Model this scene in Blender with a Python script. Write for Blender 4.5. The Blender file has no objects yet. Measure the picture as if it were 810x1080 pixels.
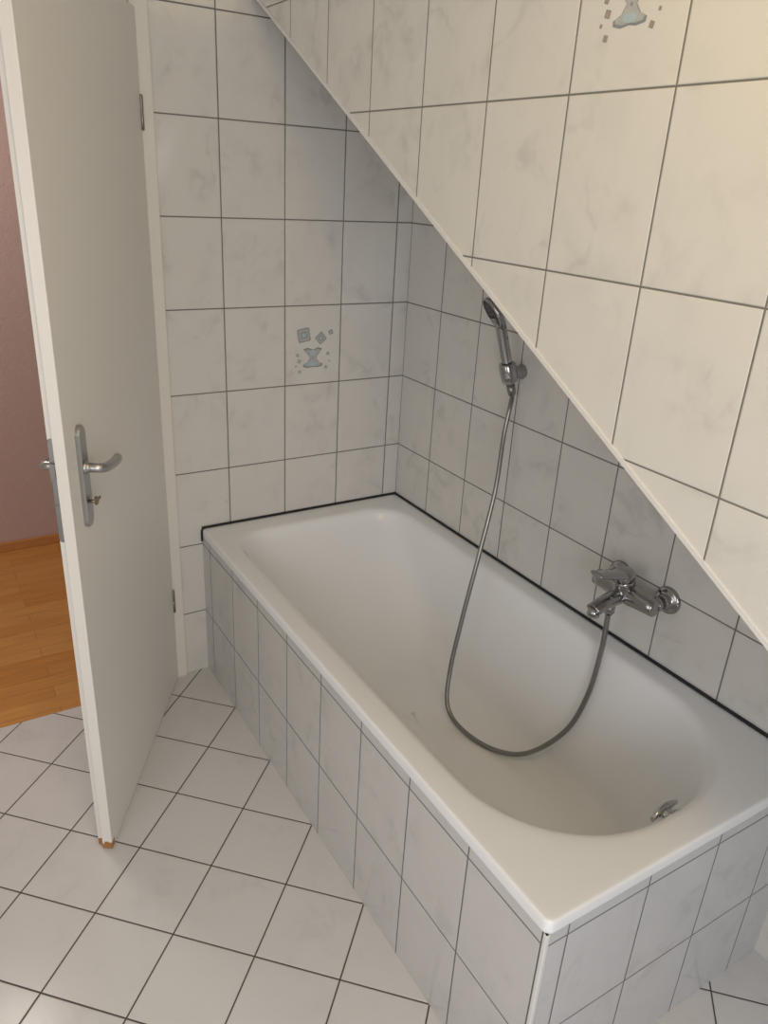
import bpy, bmesh
from math import *
from mathutils import Vector, Matrix, Euler
scene=bpy.context.scene
COL=scene.collection
scene.view_settings.view_transform='Standard'
# ------------------------------------------------------------ materials
def newmat(name):
    m=bpy.data.materials.new(name);m.use_nodes=True
    nt=m.node_tree;return m,nt,nt.nodes["Principled BSDF"]
def simple(name,col,rough=.4,metal=0,noise=0.0,nscale=20,bump=0.0,bscale=200,coat=0):
    m,nt,b=newmat(name)
    b.inputs["Base Color"].default_value=(*col,1);b.inputs["Roughness"].default_value=rough;b.inputs["Metallic"].default_value=metal
    if coat:
        b.inputs["Coat Weight"].default_value=coat;b.inputs["Coat Roughness"].default_value=rough
    geo=nt.nodes.new("ShaderNodeNewGeometry")
    if noise:
        n=nt.nodes.new("ShaderNodeTexNoise");n.inputs["Scale"].default_value=nscale;n.inputs["Detail"].default_value=4
        nt.links.new(geo.outputs["Position"],n.inputs["Vector"])
        mx=nt.nodes.new("ShaderNodeMix");mx.data_type='RGBA'
        mx.inputs[6].default_value=(*[c*(1-noise) for c in col],1);mx.inputs[7].default_value=(*[min(1,c*(1+noise)) for c in col],1)
        nt.links.new(n.outputs["Fac"],mx.inputs[0]);nt.links.new(mx.outputs[2],b.inputs["Base Color"])
    if bump:
        n=nt.nodes.new("ShaderNodeTexNoise");n.inputs["Scale"].default_value=bscale;n.inputs["Detail"].default_value=2
        nt.links.new(geo.outputs["Position"],n.inputs["Vector"])
        bp=nt.nodes.new("ShaderNodeBump");bp.inputs["Strength"].default_value=bump;bp.inputs["Distance"].default_value=.002
        nt.links.new(n.outputs["Fac"],bp.inputs["Height"]);nt.links.new(bp.outputs[0],b.inputs["Normal"])
    return m
def math_(nt,op,a,b=None,c=None):
    n=nt.nodes.new("ShaderNodeMath");n.operation=op
    for i,x in enumerate((a,b,c)):
        if x is None: continue
        if isinstance(x,(int,float)): n.inputs[i].default_value=x
        else: nt.links.new(x,n.inputs[i])
    return n.outputs[0]
def tile_mat(name,U,V,u0,v0,pu,pv,joint,base,vein,grout,rough=.10,veinamt=.30,seed=0):
    m,nt,b=newmat(name);L=nt.links
    geo=nt.nodes.new("ShaderNodeNewGeometry")
    def dot(D):
        n=nt.nodes.new("ShaderNodeVectorMath");n.operation='DOT_PRODUCT';L.new(geo.outputs["Position"],n.inputs[0]);n.inputs[1].default_value=D;return n.outputs["Value"]
    ids=[];ds=[]
    for D,o,pp in ((U,u0,pu),(V,v0,pv)):
        s=math_(nt,'DIVIDE',math_(nt,'SUBTRACT',dot(D),o),pp)
        ids.append(math_(nt,'FLOOR',s));f=math_(nt,'FRACT',s)
        ds.append(math_(nt,'MULTIPLY',math_(nt,'MINIMUM',f,math_(nt,'SUBTRACT',1.0,f)),pp))
    d=math_(nt,'MINIMUM',ds[0],ds[1])
    def mr(x,a,bb):
        n=nt.nodes.new("ShaderNodeMapRange");n.interpolation_type='SMOOTHSTEP';L.new(x,n.inputs[0]);n.inputs[1].default_value=a;n.inputs[2].default_value=bb;return n.outputs[0]
    mask=mr(d,joint*.5-.0004,joint*.5+.0004)     # 1 on tile
    edge=mr(d,joint*.5-.0003,joint*.5+.0016)
    comb=nt.nodes.new("ShaderNodeCombineXYZ");L.new(ids[0],comb.inputs[0]);L.new(ids[1],comb.inputs[1]);comb.inputs[2].default_value=seed
    wn=nt.nodes.new("ShaderNodeTexWhiteNoise");wn.noise_dimensions='3D';L.new(comb.outputs[0],wn.inputs["Vector"])
    sc=nt.nodes.new("ShaderNodeVectorMath");sc.operation='MULTIPLY_ADD';L.new(wn.outputs["Color"],sc.inputs[0]);sc.inputs[1].default_value=(13,13,13);L.new(geo.outputs["Position"],sc.inputs[2])
    def noise(scale,detail,dist,off=0):
        n=nt.nodes.new("ShaderNodeTexNoise");n.inputs["Scale"].default_value=scale;n.inputs["Detail"].default_value=detail;n.inputs["Distortion"].default_value=dist
        a=nt.nodes.new("ShaderNodeVectorMath");a.operation='ADD';L.new(sc.outputs[0],a.inputs[0]);a.inputs[1].default_value=(off,off,off)
        L.new(a.outputs[0],n.inputs["Vector"]);return n.outputs["Fac"]
    n1=noise(8,6,.5);n2=noise(6,2,.2,5.0);n3=noise(13,5,.5,9.0)
    v=math_(nt,'ABSOLUTE',math_(nt,'SUBTRACT',n1,.5))
    v=math_(nt,'SUBTRACT',1.0,mr(v,0.0,.06))
    v=math_(nt,'MULTIPLY',math_(nt,'MULTIPLY',v,mr(n2,.42,.62)),mr(n3,.34,.62))
    cloud=math_(nt,'MULTIPLY',mr(n3,.36,.80),mr(n2,.34,.68))
    v=math_(nt,'MINIMUM',math_(nt,'ADD',math_(nt,'MULTIPLY',v,veinamt*.7),math_(nt,'MULTIPLY',cloud,veinamt*.8)),1.0)
    mx=nt.nodes.new("ShaderNodeMix");mx.data_type='RGBA';L.new(v,mx.inputs[0]);mx.inputs[6].default_value=(*base,1);mx.inputs[7].default_value=(*vein,1)
    mg=nt.nodes.new("ShaderNodeMix");mg.data_type='RGBA';L.new(mask,mg.inputs[0]);mg.inputs[6].default_value=(*grout,1);L.new(mx.outputs[2],mg.inputs[7])
    L.new(mg.outputs[2],b.inputs["Base Color"])
    r=nt.nodes.new("ShaderNodeMapRange");L.new(mask,r.inputs[0]);r.inputs[3].default_value=.85;r.inputs[4].default_value=rough;L.new(r.outputs[0],b.inputs["Roughness"])
    bp=nt.nodes.new("ShaderNodeBump");bp.inputs["Strength"].default_value=.6;bp.inputs["Distance"].default_value=.0012
    hh=math_(nt,'ADD',edge,math_(nt,'MULTIPLY',noise(9,1,0,3.0),.35))
    L.new(hh,bp.inputs["Height"]);L.new(bp.outputs[0],b.inputs["Normal"])
    return m
ZR,TH=-.0169,.2553
BASE=(.71,.70,.675);VEIN=(.40,.40,.385);GR=(.17,.165,.155)
X=(1,0,0);Y=(0,1,0);Z=(0,0,1)
m_back=tile_mat("tile_back",X,Z,-.0573,ZR,.2,TH,.0036,BASE,VEIN,GR,seed=1)
m_right=tile_mat("tile_right",Y,Z,0,ZR,.204,TH,.0036,BASE,VEIN,GR,seed=2)
m_up=tile_mat("tile_upper",Y,Z,-.0717,ZR,.2,TH,.0029,(.73,.72,.68),VEIN,(.19,.185,.165),seed=3)
m_pan=tile_mat("tile_panel_shaded",Y,Z,-.0708,ZR,.2,TH,.0034,(.62,.615,.60),VEIN,(.15,.15,.145),seed=4)  # same tile with the front panel's shade put into a darker base
m_end=tile_mat("tile_end_daylight",X,Z,-.105,ZR,.2,TH,.0032,(.59,.60,.62),VEIN,(.15,.15,.145),seed=5)  # same tile, bluish daylight tone of the near end painted into the base
s=.70710678
m_floor=tile_mat("tile_floor",(s,s,0),(s,-s,0),(-1.33-.835)*s,(-1.33+.835)*s,.203,.203,.0036,(.67,.67,.68),(.53,.53,.54),(.08,.07,.065),rough=.2,veinamt=.3,seed=6)
m_plas=simple("white_plaster",(.75,.73,.68),.9,bump=.3)
m_pink=simple("pink_wallpaper",(.58,.435,.40),.9,noise=.04,nscale=60,bump=1.0,bscale=140)
m_white=simple("white_lacquer",(.76,.74,.69),.35,noise=.015,nscale=6)
m_trim=simple("white_plastic",(.76,.76,.75),.3)
m_enam=simple("white_enamel",(.90,.92,.95),.20,coat=.15)
m_chrome=simple("chrome",(.38,.38,.39),.10,1,noise=.03)
m_bright=simple("chrome_brightened",(.60,.60,.60),.12,1,noise=.03)  # chrome colour raised for the overflow to stand in for brighter reflections
m_hose=simple("chrome_hose",(.30,.295,.28),.32,1,noise=.1,nscale=90)
m_alu=simple("brushed_aluminium",(.46,.455,.45),.30,1,noise=.04)
m_steel=simple("dull_steel",(.30,.295,.285),.45,1,noise=.1)
m_dark=simple("black_rubber",(.012,.014,.022),.5,noise=.1)
m_brass=simple("bronze",(.32,.25,.19),.35,1,noise=.1)
m_grey=simple("grey_plastic",(.06,.06,.065),.4,noise=.05)
m_door,nt,b=newmat("door_lacquer");b.inputs["Roughness"].default_value=.33
tc=nt.nodes.new("ShaderNodeTexCoord")
n=nt.nodes.new("ShaderNodeTexNoise");n.inputs["Scale"].default_value=60;nt.links.new(tc.outputs["Object"],n.inputs["Vector"])
sp=nt.nodes.new("ShaderNodeSeparateXYZ");nt.links.new(tc.outputs["Object"],sp.inputs[0])
nz=math_(nt,'MULTIPLY_ADD',n.outputs["Fac"],.03,sp.outputs[2])
lo=math_(nt,'LESS_THAN',nz,.038);fa=math_(nt,'GREATER_THAN',sp.outputs[0],.727)
mk=math_(nt,'MULTIPLY',lo,fa)
mx=nt.nodes.new("ShaderNodeMix");mx.data_type='RGBA';nt.links.new(mk,mx.inputs[0]);mx.inputs[6].default_value=(.79,.77,.73,1);mx.inputs[7].default_value=(.38,.17,.05,1)
nt.links.new(mx.outputs[2],b.inputs["Base Color"])
m_lam,nt,b=newmat("beech_laminate");b.inputs["Roughness"].default_value=.3
geo=nt.nodes.new("ShaderNodeNewGeometry")
br=nt.nodes.new("ShaderNodeTexBrick");nt.links.new(geo.outputs["Position"],br.inputs["Vector"])
br.inputs["Scale"].default_value=1;br.inputs["Brick Width"].default_value=.42;br.inputs["Row Height"].default_value=.065;br.inputs["Mortar Size"].default_value=.0009
br.inputs["Color1"].default_value=(.68,.29,.065,1);br.inputs["Color2"].default_value=(.80,.39,.11,1);br.inputs["Mortar"].default_value=(.42,.18,.05,1)
mp2=nt.nodes.new("ShaderNodeMapping");mp2.inputs["Scale"].default_value=(3,45,1);nt.links.new(geo.outputs["Position"],mp2.inputs[0])
n=nt.nodes.new("ShaderNodeTexNoise");n.inputs["Scale"].default_value=2;n.inputs["Detail"].default_value=5;nt.links.new(mp2.outputs[0],n.inputs["Vector"])
mx=nt.nodes.new("ShaderNodeMix");mx.data_type='RGBA';mx.blend_type='MULTIPLY';mx.inputs[0].default_value=.45;nt.links.new(br.outputs["Color"],mx.inputs[6]);nt.links.new(n.outputs["Fac"],mx.inputs[7])
nt.links.new(mx.outputs[2],b.inputs["Base Color"])
m_wood=simple("beech_wood",(.55,.25,.08),.4,noise=.15,nscale=30)
# ------------------------------------------------------------ mesh helpers
def obj_from_bm(name,bm,mats,smooth=False,parent=None,loc=None):
    me=bpy.data.meshes.new(name);bm.normal_update();bm.to_mesh(me);bm.free()
    if not isinstance(mats,(list,tuple)): mats=[mats]
    for m in mats: me.materials.append(m)
    if smooth:
        for p in me.polygons: p.use_smooth=True
    o=bpy.data.objects.new(name,me);COL.objects.link(o)
    if parent: o.parent=parent
    if loc: o.location=loc
    return o
def add_box(bm,x0,x1,y0,y1,z0,z1,mi=0):
    vs=[bm.verts.new((x,y,z)) for x in(x0,x1) for y in(y0,y1) for z in(z0,z1)]
    fs=[]
    for f in ((0,1,3,2),(4,6,7,5),(0,4,5,1),(2,3,7,6),(0,2,6,4),(1,5,7,3)):
        fc=bm.faces.new([vs[i] for i in f]);fc.material_index=mi;fs.append(fc)
    return vs,fs
def boxes(name,lst,mats,bevel=0,parent=None,kind=None):
    bm=bmesh.new()
    for bx in lst: add_box(bm,*bx)
    bmesh.ops.recalc_face_normals(bm,faces=bm.faces)
    o=obj_from_bm(name,bm,mats,parent=parent)
    if bevel:
        md=o.modifiers.new("bevel",'BEVEL');md.width=bevel;md.segments=3;md.limit_method='ANGLE'
    if kind: o["kind"]=kind
    return o
def frame(axis):
    a=Vector(axis).normalized();t=Vector((0,0,1)) if abs(a.z)<.9 else Vector((1,0,0))
    u=a.cross(t).normalized();w=a.cross(u).normalized();return a,u,w
def add_lathe(bm,origin,axis,prof,n=32,mi=0,smooth=True):
    a,u,w=frame(axis);o=Vector(origin);rings=[]
    for h,r in prof:
        if r<1e-6: rings.append([bm.verts.new(o+a*h)])
        else: rings.append([bm.verts.new(o+a*h+(u*cos(2*pi*i/n)+w*sin(2*pi*i/n))*r) for i in range(n)])
    for A,B in zip(rings,rings[1:]):
        for i in range(n):
            j=(i+1)%n
            if len(A)==1 and len(B)==1: continue
            if len(A)==1: f=bm.faces.new((A[0],B[i],B[j]))
            elif len(B)==1: f=bm.faces.new((A[i],B[0],A[j]))
            else: f=bm.faces.new((A[i],B[i],B[j],A[j]))
            f.material_index=mi;f.smooth=smooth
    return rings
def catmull(pts,n):
    P=[Vector(p) for p in pts];P=[P[0]*2-P[1]]+P+[P[-1]*2-P[-2]];out=[]
    for i in range(1,len(P)-2):
        for k in range(n):
            t=k/n;a,b_,c,d=P[i-1:i+3]
            out.append(.5*((2*b_)+(c-a)*t+(2*a-5*b_+4*c-d)*t*t+(3*b_-a-3*c+d)*t*t*t))
    out.append(P[-2]);return out
def resample(pts,step):
    out=[pts[0]];acc=0
    for a,b_ in zip(pts,pts[1:]):
        L=(b_-a).length;
        if L==0: continue
        t=step-acc
        while t<=L: out.append(a+(b_-a)*(t/L));t+=step
        acc=(acc+L)%step
    return out
def add_tube(bm,pts,rad,n=12,flat=1.0,mi=0,cap=True,up=None):
    pts=[Vector(p) for p in pts];rings=[];T0=(pts[1]-pts[0]).normalized()
    U=Vector(up) if up else frame(T0)[1]
    for i,p in enumerate(pts):
        T=(pts[min(i+1,len(pts)-1)]-pts[max(i-1,0)]).normalized()
        U=(U-T*U.dot(T)).normalized();W=T.cross(U)
        r=rad(i/(len(pts)-1)) if callable(rad) else rad
        ru,rw=r if isinstance(r,tuple) else (r,r*flat)
        rings.append([bm.verts.new(p+U*ru*cos(2*pi*k/n)+W*rw*sin(2*pi*k/n)) for k in range(n)])
    for A,B in zip(rings,rings[1:]):
        for k in range(n):
            f=bm.faces.new((A[k],A[(k+1)%n],B[(k+1)%n],B[k]));f.smooth=True;f.material_index=mi
    if cap:
        for r in (rings[0],rings[-1]):
            f=bm.faces.new(r);f.material_index=mi
    bmesh.ops.recalc_face_normals(bm,faces=bm.faces)
def empty(name,loc,label=None,cat=None,kind=None):
    e=bpy.data.objects.new(name,None);e.location=loc;e.empty_display_size=.05;COL.objects.link(e)
    if label:e["label"]=label
    if cat:e["category"]=cat
    if kind:e["kind"]=kind
    return e
# ------------------------------------------------------------ room shell
H=2.45
FX=-.838      # right outer edge of door frame
JX=-.885      # jamb right
JL=-1.66
boxes("floor",[(-2.7,.1,-3.7,0,-.1,0)],m_floor,kind="structure")
boxes("floor.001",[(-2.7,.1,0,1.4,-.1,0),(JL,JX,-.022,0,-.1,.0025)],m_lam,kind="structure")
boxes("ceiling",[(-2.7,.1,-3.7,1.4,H,H+.1)],m_plas,kind="structure")
bm=bmesh.new()
for bx in [(JX-.0,0.1,0,.12,0,H),(-2.7,JL,0,.12,0,H),(JL,JX,0,.12,2.01,H)]: add_box(bm,*bx)
bmesh.ops.recalc_face_normals(bm,faces=bm.faces)
bm.normal_update()
for f in bm.faces: f.material_index=0 if f.normal.y<-.5 else 1
o=obj_from_bm("wall_back",bm,[m_back,m_pink]);o["kind"]="structure"
boxes("wall_right",[(0,.1,-3.7,0,0,H)],m_right,kind="structure")
boxes("wall_left",[(-2.8,-2.7,-3.7,1.4,0,H)],m_back,kind="structure")
boxes("wall_near",[(-2.7,.1,-3.8,-3.7,0,H)],m_back,kind="structure")
boxes("wall_hall",[(-2.7,.1,1.275,1.4,0,H)],m_pink,kind="structure")
WU=-.568
def zd(y): return 2.09+.558*y
bm=bmesh.new()
prof=[(0,H),(0,zd(0)),(-3.7,zd(-3.7)),(-3.7,H)]
a=[bm.verts.new((WU,y,z)) for y,z in prof];c=[bm.verts.new((0,y,z)) for y,z in prof]
bm.faces.new(a).material_index=0;bm.faces.new(c[::-1]).material_index=1
for i in range(4):
    j=(i+1)%4;bm.faces.new((a[i],c[i],c[j],a[j])).material_index=1
bmesh.ops.recalc_face_normals(bm,faces=bm.faces)
o=obj_from_bm("wall_upper",bm,[m_up,m_plas]);o["kind"]="structure"
bm=bmesh.new()
d=Vector((0,-1,-.558)).normalized();nn=Vector((0,-d.z,d.y))
if nn.z<0: nn=-nn
L=3.7/abs(d.y)
A=Vector((WU,0,zd(0)))
sec=[(-.003,-.002),(-.003,.0055),(.0,.006),(.004,.004),(.014,.001),(.014,-.002)]
r0=[bm.verts.new(A+Vector((x,0,0))+nn*h) for x,h in sec];r1=[bm.verts.new(A+d*L+Vector((x,0,0))+nn*h) for x,h in sec]
for i in range(len(sec)):
    j=(i+1)%len(sec);bm.faces.new((r0[i],r0[j],r1[j],r1[i]))
bm.faces.new(r0);bm.faces.new(r1[::-1]);bmesh.ops.recalc_face_normals(bm,faces=bm.faces)
o=obj_from_bm("trim_1",bm,m_trim);o["kind"]="structure"
PZ=2.01
boxes("trim_2",[(JX,FX,-.014,.0,0,PZ+.055),(JL-.055,JL,-.014,.0,0,PZ+.055),(JL,JX,-.014,.0,PZ,PZ+.055),
   (JX-.014,JX,-.014,.134,0,PZ),(JL,JL+.014,-.014,.134,0,PZ),(JL,JX,-.014,.134,PZ-.014,PZ),(JX-.026,JX-.014,.03,.06,0,PZ-.014),(JL+.014,JL+.026,.03,.06,0,PZ-.014)],m_white,bevel=.002,kind="structure")
boxes("baseboard_hall",[(-2.7,.1,1.26,1.275,0,.045)],m_wood,bevel=.003,kind="structure")
# ------------------------------------------------------------ tub surround (tiled masonry)
TX=-.757;TY=-1.680
bm=bmesh.new()
add_box(bm,TX,TX+.02,TY,0,0,.522);add_box(bm,TX+.02,0,TY,TY+.02,0,.522)
bmesh.ops.recalc_face_normals(bm,faces=bm.faces);bm.normal_update()
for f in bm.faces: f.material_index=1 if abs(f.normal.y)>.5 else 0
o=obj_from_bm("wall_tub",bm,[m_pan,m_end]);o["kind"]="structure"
boxes("trim_4",[(TX-.002,TX+.007,TY-.002,TY+.007,0,.522)],m_trim,bevel=.002,kind="structure")
# black sealant bead round the tub, turning down at the outer corner
bm=bmesh.new()
bead=catmull([(TX-.002,-.003,.505),(TX-.002,-.003,.530),(TX-.001,-.004,.544),(TX+.006,-.005,.551),(TX+.02,-.004,.553),(-.5,-.003,.553),(-.25,-.003,.553),(-.012,-.003,.553),(-.004,-.005,.553),(-.003,-.015,.553),(-.003,-.5,.553),(-.003,-1.1,.553),(-.003,-1.680,.553)],6)
add_tube(bm,bead,.0040,8,up=(0,1,0))
o=obj_from_bm("trim_5",bm,m_dark);o["kind"]="structure"
# ------------------------------------------------------------ bathtub
tub=empty("bathtub",(-.38,-.85,0),"white enamel built-in bathtub with wide rim against tiled wall","bathtub")
def rrect(x0,x1,y0,y1,rn,rf,nc=10,ns=10):
    pts=[]
    hm=min(x1-x0,y1-y0)*.499;rn=min(rn,hm);rf=min(rf,hm)
    cs=[(0,0,rn,180),(1,0,rn,270),(1,1,rf,0),(0,1,rf,90)]
    arcs=[]
    for ix,iy,r,a0 in cs:
        ox=(x1-r) if ix else (x0+r);oy=(y1-r) if iy else (y0+r)
        arcs.append([(ox+r*cos(radians(a0+90*i/nc)),oy+r*sin(radians(a0+90*i/nc))) for i in range(nc+1)])
    for k in range(4):
        a_=arcs[k];b_=arcs[(k+1)%4]
        pts+=a_
        for i in range(1,ns): 
            t=i/ns;pts.append((a_[-1][0]*(1-t)+b_[0][0]*t,a_[-1][1]*(1-t)+b_[0][1]*t))
    return pts
bm=bmesh.new()
top=(-.697,-.060,-1.618,-.085,.28,.13);bot=(-.60,-.165,-1.465,-.50,.20,.20)
def lerp(a,b,t): return tuple(a[i]*(1-t)+b[i]*t for i in range(len(a)))
def inset(r,d): return (r[0]+d,r[1]-d,r[2]+d,r[3]-d,max(.01,r[4]-d*.5),max(.01,r[5]-d*.5))
out=(-.7585,-.002,-1.682,-.002,.016,.012)
rings=[(inset(out,.006),.521),(out,.5215),(out,.524),(out,.543),(inset(out,.001),.5475),(inset(out,.0035),.5497),(inset(out,.007),.550),
 (lerp(out,top,.5),.5497),(inset(top,-.010),.5488),(top,.547),(inset(top,.007),.5415),(inset(top,.014),.531)]
t1=inset(top,.020)
for t,z in ((.0,.515),(.12,.466),(.3,.394),(.5,.322),(.7,.254),(.86,.204),):
    rings.append((lerp(t1,bot,t),z))
rings+= [(inset(bot,-.002),.187),(inset(bot,.02),.175),(inset(bot,.05),.169),(inset(bot,.10),.167),(inset(bot,.15),.1665),(inset(bot,.20),.166),(inset(bot,.214),.166)]
vr=[]
for r,z in rings:
    vr.append([bm.verts.new((x+.38,y+.85,z)) for x,y in rrect(*r)])
for A,B in zip(vr,vr[1:]):
    n=len(A)
    for i in range(n):
        j=(i+1)%n;bm.faces.new((A[i],A[j],B[j],B[i])).smooth=True
bm.faces.new(vr[-1]).smooth=True
bmesh.ops.recalc_face_normals(bm,faces=bm.faces)
basin=obj_from_bm("basin",bm,m_enam,parent=tub)
md=basin.modifiers.new("sub",'SUBSURF');md.levels=1;md.render_levels=1
def child(bm,name,mats,par,origin):
    bmesh.ops.translate(bm,verts=bm.verts,vec=-Vector(origin));return obj_from_bm(name,bm,mats,parent=par)
bm=bmesh.new()
ax=Vector((0,1,.12)).normalized();oc=Vector((-.334,-1.592,.490))
add_lathe(bm,oc,ax,[(0,.0),(0,.026),(.003,.026),(.005,.024),(.006,.0)],40)
add_lathe(bm,oc+ax*.006,ax,[(0,.014),(.018,.015),(.022,.013),(.024,0)],28)
add_tube(bm,catmull([oc+ax*.022+Vector((-.034,0,-.006)),oc+ax*.024+Vector((-.017,0,.000)),oc+ax*.025+Vector((0,0,.005)),oc+ax*.024+Vector((.018,0,.009)),oc+ax*.021+Vector((.034,0,.012))],6),
   lambda t:(.006+.010*max(0,sin(pi*t))**.5,.004+.005*sin(pi*t)),20,up=(0,-.3,1))
child(bm,"overflow_lever",m_bright,tub,(-.38,-.85,0))["label"]="small chrome overflow lever"
bm=bmesh.new()
add_lathe(bm,(-.38,-1.39,.167),(0,0,1),[(0,.036),(.002,.036),(.003,.030),(.001,.028),(.001,.022),(.006,.020),(.007,0)],36)
child(bm,"drain",m_chrome,tub,(-.38,-.85,0))
# ------------------------------------------------------------ mixer
MY,MZ,MX=-1.168,.728,-.068
mix=empty("bath_mixer",(0,MY,MZ),"chrome single-lever bath mixer tap on tiled wall","tap")
org=(0,MY,MZ)
for y in (-1.092,-1.246):
    bm=bmesh.new()
    add_lathe(bm,(0,y,MZ+.004),(-1,0,0),[(0,0),(0,.035),(.004,.035),(.008,.032),(.011,.026),(.013,.018),(.04,.0175),(.042,.020),(.056,.020),(.058,0)],40)
    child(bm,"escutcheon",m_chrome,mix,org)
bm=bmesh.new()
add_lathe(bm,(MX,-1.264,MZ+.004),(0,1,0),[(0,0),(0,.016),(.003,.021),(.02,.0225),(.055,.025),(.07,.0275),(.12,.0275),(.135,.025),(.170,.0225),(.188,.021),(.191,.016),(.191,0)],40)
add_lathe(bm,(MX-.004,MY,MZ+.004),Vector((-.25,0,1)).normalized(),[(0,.0255),(.02,.0275),(.036,.0275),(.042,.0255),(.046,.0225),(.05,.0)],40)
child(bm,"body",m_chrome,mix,org)
bm=bmesh.new()
sp_=catmull([(MX-.01,MY,MZ-.002),(MX-.045,MY,MZ-.005),(MX-.078,MY,MZ-.011),(MX-.106,MY,MZ-.021)],6)
add_tube(bm,sp_,lambda t:(.024-.004*t,.017-.002*t),20,up=(0,1,0))
add_lathe(bm,(MX-.100,MY,MZ-.016),Vector((-.15,0,-1)).normalized(),[(0,0),(0,.0155),(.020,.0155),(.022,.013),(.020,.011),(.020,0)],28)
child(bm,"spout",m_chrome,mix,org)
bm=bmesh.new()
lv=catmull([(MX-.004,MY,MZ+.054),(MX-.033,MY,MZ+.060),(MX-.064,MY,MZ+.066),(MX-.095,MY,MZ+.073),(MX-.120,MY,MZ+.081)],6)
add_tube(bm,lv,lambda t:((.026-.006*min(1,t*1.6),.010-.003*t) if t<.97 else (.015,.005)),24,up=(0,1,0))
add_lathe(bm,(MX-.014,MY,MZ+.045),Vector((-.25,0,1)).normalized(),[(0,0),(0,.027),(.014,.0275),(.020,.024),(.024,.014),(.025,0)],36)
child(bm,"lever",m_chrome,mix,org)
bm=bmesh.new()
add_lathe(bm,(MX-.022,MY+.02,MZ-.012),(0,0,-1),[(0,0),(0,.0135),(.018,.0135),(.02,.012),(.024,.012),(.026,.0145),(.045,.0145),(.047,.011),(.052,.0095),(.052,0)],24)
child(bm,"hose_outlet",m_chrome,mix,org)
# ------------------------------------------------------------ shower holder + hand shower
HY,HZ=-.620,1.165
hol=empty("shower_holder",(0,HY,HZ),"small chrome wall bracket holding the hand shower","holder")
bm=bmesh.new()
add_lathe(bm,(0,HY,HZ-.008),(-1,0,0),[(0,0),(0,.021),(.006,.021),(.012,.019),(.03,.017),(.04,.017),(.042,0)],32)
child(bm,"wall_plate",m_chrome,hol,(0,HY,HZ))
hd=Vector((-.26,.12,1)).normalized()
hc=Vector((-.056,HY-.004,HZ))
bm=bmesh.new()
add_lathe(bm,hc-hd*.034,hd,[(0,.0135),(0,.020),(.003,.0225),(.02,.024),(.050,.0245),(.056,.022),(.056,.0165),(.0,.0135)],32)
child(bm,"cradle",m_chrome,hol,(0,HY,HZ))
hs=empty("hand_shower",hc,"chrome hand shower in wall bracket with metal hose hanging into tub","hand shower")
bm=bmesh.new()
h0=hc-hd*.044
pts=catmull([h0,hc,hc+hd*.04,hc+hd*.09,hc+hd*.14],6)
add_tube(bm,pts,lambda t:.0115+.0035*min(1,t*2) ,20)
child(bm,"handle",m_chrome,hs,hc)
bm=bmesh.new()
fn=Vector((-.76,.24,-.50)).normalized()
hcen=hc+hd*.166+Vector((-.014,.002,0))
a_,u_,w_=frame(fn)
add_lathe(bm,hcen-fn*.016,fn,[(0,0),(.0,.015),(.003,.030),(.008,.041),(.015,.046),(.025,.0455),(.025,.041)],44)
add_tube(bm,[hc+hd*.12,hc+hd*.14+Vector((-.003,.001,0)),hcen-fn*.002-hd*.01],lambda t:(.0155+.008*t,.0135),20)
child(bm,"shower_head",m_chrome,hs,hc)
bm=bmesh.new()
add_lathe(bm,hcen+fn*.007,fn,[(0,.0415),(.001,.0415),(.001,.0)],44)
for rr,cn in ((.009,6),(.018,12),(.030,18)):
    for i in range(cn):
        q=hcen+fn*.008+u_*rr*cos(2*pi*i/cn)+w_*rr*sin(2*pi*i/cn)
        add_lathe(bm,q,fn,[(0,.0018),(.002,.0014),(.002,0)],8)
child(bm,"spray_face",m_grey,hs,hc)["label"]="dark grey spray nozzle face"
bm=bmesh.new()
hp=[h0+hd*.0,h0-hd*.03,(-.052,-.645,1.06),(-.070,-.654,.98),(-.110,-.690,.83),(-.165,-.714,.64),(-.215,-.730,.45),(-.262,-.757,.300),(-.292,-.800,.210),(-.292,-.880,.180),(-.262,-.985,.177),(-.215,-1.070,.210),(-.155,-1.135,.310),(-.122,-1.158,.43),(-.098,-1.155,.56),(MX-.022,MY+.02,.655),(MX-.022,MY+.02,.68)]
pts=resample(catmull(hp,24),.0026)
add_tube(bm,pts[::-1],lambda t:.0076,10)
bm.verts.ensure_lookup_table()
nr=len(pts)
for i in range(nr):
    c_=pts[nr-1-i];k=1.0 if i%2 else .76
    for v in bm.verts[i*10:(i+1)*10]: v.co=c_+(v.co-c_)*k
add_lathe(bm,h0+hd*.002,-hd,[(0,0),(0,.0125),(.016,.0125),(.03,.010),(.032,0)],20)
child(bm,"hose",m_hose,hs,hc)["label"]="ribbed metal shower hose"
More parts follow.
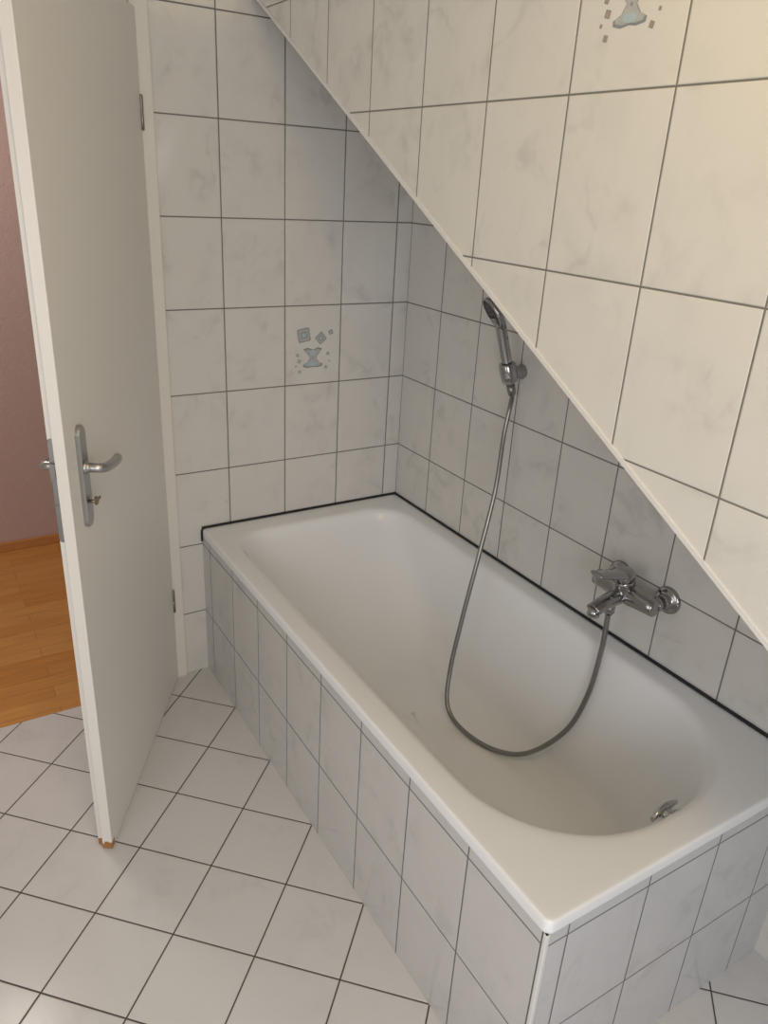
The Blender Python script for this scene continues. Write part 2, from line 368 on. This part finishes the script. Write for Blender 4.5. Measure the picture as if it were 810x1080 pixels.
# ------------------------------------------------------------ decor motif
m_ol=simple("motif_outline",(.26,.28,.30),.3,noise=.05)
m_bl=simple("motif_blue",(.44,.55,.60),.2,noise=.05)
m_gy=simple("motif_grey",(.46,.475,.48),.2,noise=.12,nscale=120)
m_bg=simple("motif_beige",(.40,.33,.28),.2,noise=.1,nscale=120)
def motif(name,origin,U,V,N,K=1.0,small=2):
    U,V,N,O=map(Vector,(U,V,N,origin));bm=bmesh.new()
    def poly(pts,lift,mi): 
        f=bm.faces.new([bm.verts.new(O+U*x*K+V*y*K+N*lift) for x,y in pts]);f.material_index=mi
    def sq(cx,cy,sz,ang):
        h=sz/2;r=h*.22
        res=[(h,-h+r),(h,h-r),(h-r*.3,h-r*.3),(h-r,h),(-h+r,h),(-h+r*.3,h-r*.3),(-h,h-r),(-h,-h+r),(-h+r*.3,-h+r*.3),(-h+r,-h),(h-r,-h),(h-r*.3,-h+r*.3)]
        c,s_=cos(radians(ang)),sin(radians(ang));return [(cx+x*c-y*s_,cy+x*s_+y*c) for x,y in res]
    def circ(cx,cy,r,n=14,sx=1): return [(cx+r*sx*cos(2*pi*i/n),cy+r*sin(2*pi*i/n)) for i in range(n)]
    def shr(pts,k):
        cx=sum(p[0] for p in pts)/len(pts);cy=sum(p[1] for p in pts)/len(pts);return [(cx+(x-cx)*k,cy+(y-cy)*k) for x,y in pts]
    for pts in (sq(-.034,.034,.044,10),sq(.028,.022,.032,40)):
        poly(pts,.0003,0);poly(shr(pts,.86),.0005,2);poly(shr(pts,.46),.0007,0);poly(shr(pts,.32),.0009,1)
    pts=sq(.064,.040,.015,20);poly(pts,.0003,0);poly(shr(pts,.65),.0005,small)
    hg=[(-.036,-.012),(-.02,-.007),(0,-.014),(.018,-.007),(.033,-.012),(.020,-.03),(.011,-.042),(.022,-.056),(.036,-.062),(.034,-.070),(.015,-.073),(0,-.071),(-.018,-.074),(-.035,-.070),(-.036,-.062),(-.02,-.055),(-.011,-.04),(-.022,-.028)]
    poly(hg,.0003,0);poly(shr(hg,.86),.0005,2)
    poly(circ(-.0,-.024,.009,16,1.3),.0007,1);poly(circ(0,-.061,.007,16,2.2),.0007,1);poly(circ(0,-.042,.003),.0008,0)
    for cx,cy,r in ((-.056,-.030,.005),(-.050,-.050,.006),(-.062,-.066,.003),(.055,-.030,.005),(.048,-.075,.005),(-.048,-.085,.005),(.060,-.055,.003)):
        p_=sq(cx,cy,r*2,30+cx*900);poly(p_,.0003,0);poly(shr(p_,.75),.0005,small)
    bmesh.ops.recalc_face_normals(bm,faces=bm.faces)
    o=obj_from_bm(name,bm,[m_ol,m_bl,m_gy,m_bg]);o["kind"]="structure";return o
motif("trim_6",(-.357,0,1.132),(1,0,0),(0,0,1),(0,-1,0))
motif("trim_7",(WU,-1.3717,ZR+TH*7.5+.012),(0,-1,0),(0,0,1),(-1,0,0),.85,3)
# ------------------------------------------------------------ door leaf
hinge=Vector((-.872,-.018,0));dd=Vector((-.504,-.864,0)).normalized()
door=empty("door_1",hinge,kind="structure",label="open white lacquered bathroom door with lever handle",cat="door")
ang=atan2(dd.y,dd.x);door.rotation_euler=(0,0,ang)
nrm=Vector((.864,-.504,0)); ly=Vector((-sin(ang),cos(ang),0)); S=1 if ly.dot(nrm)>0 else -1
LW=.748;DH=2.0
def dbox(name,lst,mat,bev): return boxes(name,[(a,b,*(sorted((S*c,S*d_))),e,f) for a,b,c,d_,e,f in lst],mat,bevel=bev,parent=door)
dbox("leaf",[(0,LW,-.025,0,.003,DH),(.012,LW-.013,-.040,-.025,.003,DH-.013)],m_door,.0015)
def rslab(bm,c,ux,uz,nv,w,h,t,r,seg=8):
    c,ux,uz,nv=map(Vector,(c,ux,uz,nv));pts=[]
    for sx,sz,a0 in ((1,1,0),(-1,1,90),(-1,-1,180),(1,-1,270)):
        for i in range(seg+1):
            a1=radians(a0+90*i/seg);pts.append((sx*(w/2-r)+r*cos(a1),sz*(h/2-r)+r*sin(a1)))
    def ring(k,d): return [bm.verts.new(c+ux*x*k+uz*y*(1-(1-k)*w/h)+nv*d) for x,y in pts]
    R_=[ring(1,0),ring(1,t*.6),ring(.88,t)]
    for A,B in zip(R_,R_[1:]):
        for i in range(len(A)):
            j=(i+1)%len(A);bm.faces.new((A[i],A[j],B[j],B[i]))
    bm.faces.new(R_[-1]);bm.faces.new(R_[0][::-1]);bmesh.ops.recalc_face_normals(bm,faces=bm.faces)
bm=bmesh.new();rslab(bm,(LW-.013,-S*.032,1.0),(0,1,0),(0,0,1),(1,0,0),.016,.235,.002,.0079)
add_box(bm,LW-.013,LW-.003,*sorted((-S*.038,-S*.027)),1.03,1.065)
add_box(bm,LW-.013,LW-.0095,*sorted((-S*.037,-S*.028)),.94,.97)
obj_from_bm("lock_plate",bm,m_steel,parent=door)
def handle(side):
    y0=0 if side>0 else -.040
    s_=S*side;nv=(0,s_,0)
    bm=bmesh.new()
    rslab(bm,(.672,S*y0,1.012),(1,0,0),(0,0,1),nv,.040,.235,.010,.0199)
    add_lathe(bm,(.672,S*y0+s_*.008,1.034),nv,[(0,.014),(.006,.014),(.007,.011),(.012,.011)],24)
    plate=obj_from_bm("handle_plate",bm,m_alu,parent=door)
    bm=bmesh.new()
    yb=S*y0
    pts=catmull([(.672,yb+s_*.014,1.034),(.672,yb+s_*.031,1.034),(.666,yb+s_*.042,1.032),(.649,yb+s_*.046,1.028),(.614,yb+s_*.046,1.022),(.582,yb+s_*.045,1.019),(.556,yb+s_*.043,1.018)],6)
    add_tube(bm,pts,lambda t:((.0105+.005*max(0,t-.4),.010+.002*max(0,t-.4)) if t<.97 else (.009,.007)),18,up=(0,0,1))
    obj_from_bm("lever_handle",bm,m_alu,parent=door)
handle(1);handle(-1)
bm=bmesh.new()
ky=S*.009
add_lathe(bm,(.672,ky,.955),(0,S,0),[(0,0),(0,.004),(.016,.004),(.017,0)],14)
rslab(bm,(.668,ky+S*.0135,.955),(.9,0,.43),(-.43,0,.9),(0,S,0),.024,.020,.003,.0095)
rslab(bm,(.651,ky+S*.0135,.9535),(1,0,0),(0,0,1),(0,S,0),.020,.008,.0025,.0035)
obj_from_bm("key",bm,m_brass,parent=door)["label"]="small bronze key in keyhole"
for z in (.31,1.765):
    bm=bmesh.new()
    add_lathe(bm,(.002,S*.002,z-.04),(0,0,1),[(0,0),(0,.0045),(.037,.0045),(.038,.0038),(.042,.0038),(.043,.0045),(.08,.0045),(.083,.003),(.084,0)],20)
    obj_from_bm("hinge",bm,m_steel,parent=door)
# ------------------------------------------------------------ lights
def area(name,loc,tgt,sx,sy,pw,col):
    l=bpy.data.lights.new(name,'AREA');l.shape='RECTANGLE';l.size=sx;l.size_y=sy;l.energy=pw;l.color=col
    o=bpy.data.objects.new(name,l);COL.objects.link(o);o.location=loc
    o.rotation_euler=(Vector(tgt)-Vector(loc)).to_track_quat('-Z','Y').to_euler();return o
area("ceiling_lamp",(-1.10,-1.90,2.42),(-.90,-1.6,1.0),.55,.55,8.6,(1,.69,.25))
area("window_light",(-1.7,-3.6,1.2),(-1.2,-1,.7),1.3,1.3,29,(.96,.96,1))
area("side_fill_light",(-2.65,-1.7,1.1),(0,-1.0,.8),1.2,1.2,8,(1,.98,.98))  # added fill to lift the wall under the slope, not a real window
area("hall_lamp",(-1.7,.65,2.40),(-1.6,.75,0),.4,.4,11,(1,.90,.80))
w=bpy.data.worlds.new("world");scene.world=w;w.use_nodes=True;w.node_tree.nodes["Background"].inputs[0].default_value=(.5,.5,.52,1);w.node_tree.nodes["Background"].inputs[1].default_value=.3
# ------------------------------------------------------------ camera
cd=bpy.data.cameras.new("camera");cam=bpy.data.objects.new("camera",cd);COL.objects.link(cam)
cd.sensor_fit='VERTICAL';cd.sensor_height=24;cd.lens=805.3/1080*24;cd.clip_start=.01
Rm=Matrix.Rotation(-.5684,4,'Z')@Matrix.Rotation(1.1630,4,'X')@Matrix.Rotation(.0570,4,'Z')
cam.matrix_world=Matrix.Translation((-1.4842,-2.2529,1.6350))@Rm
scene.camera=cam
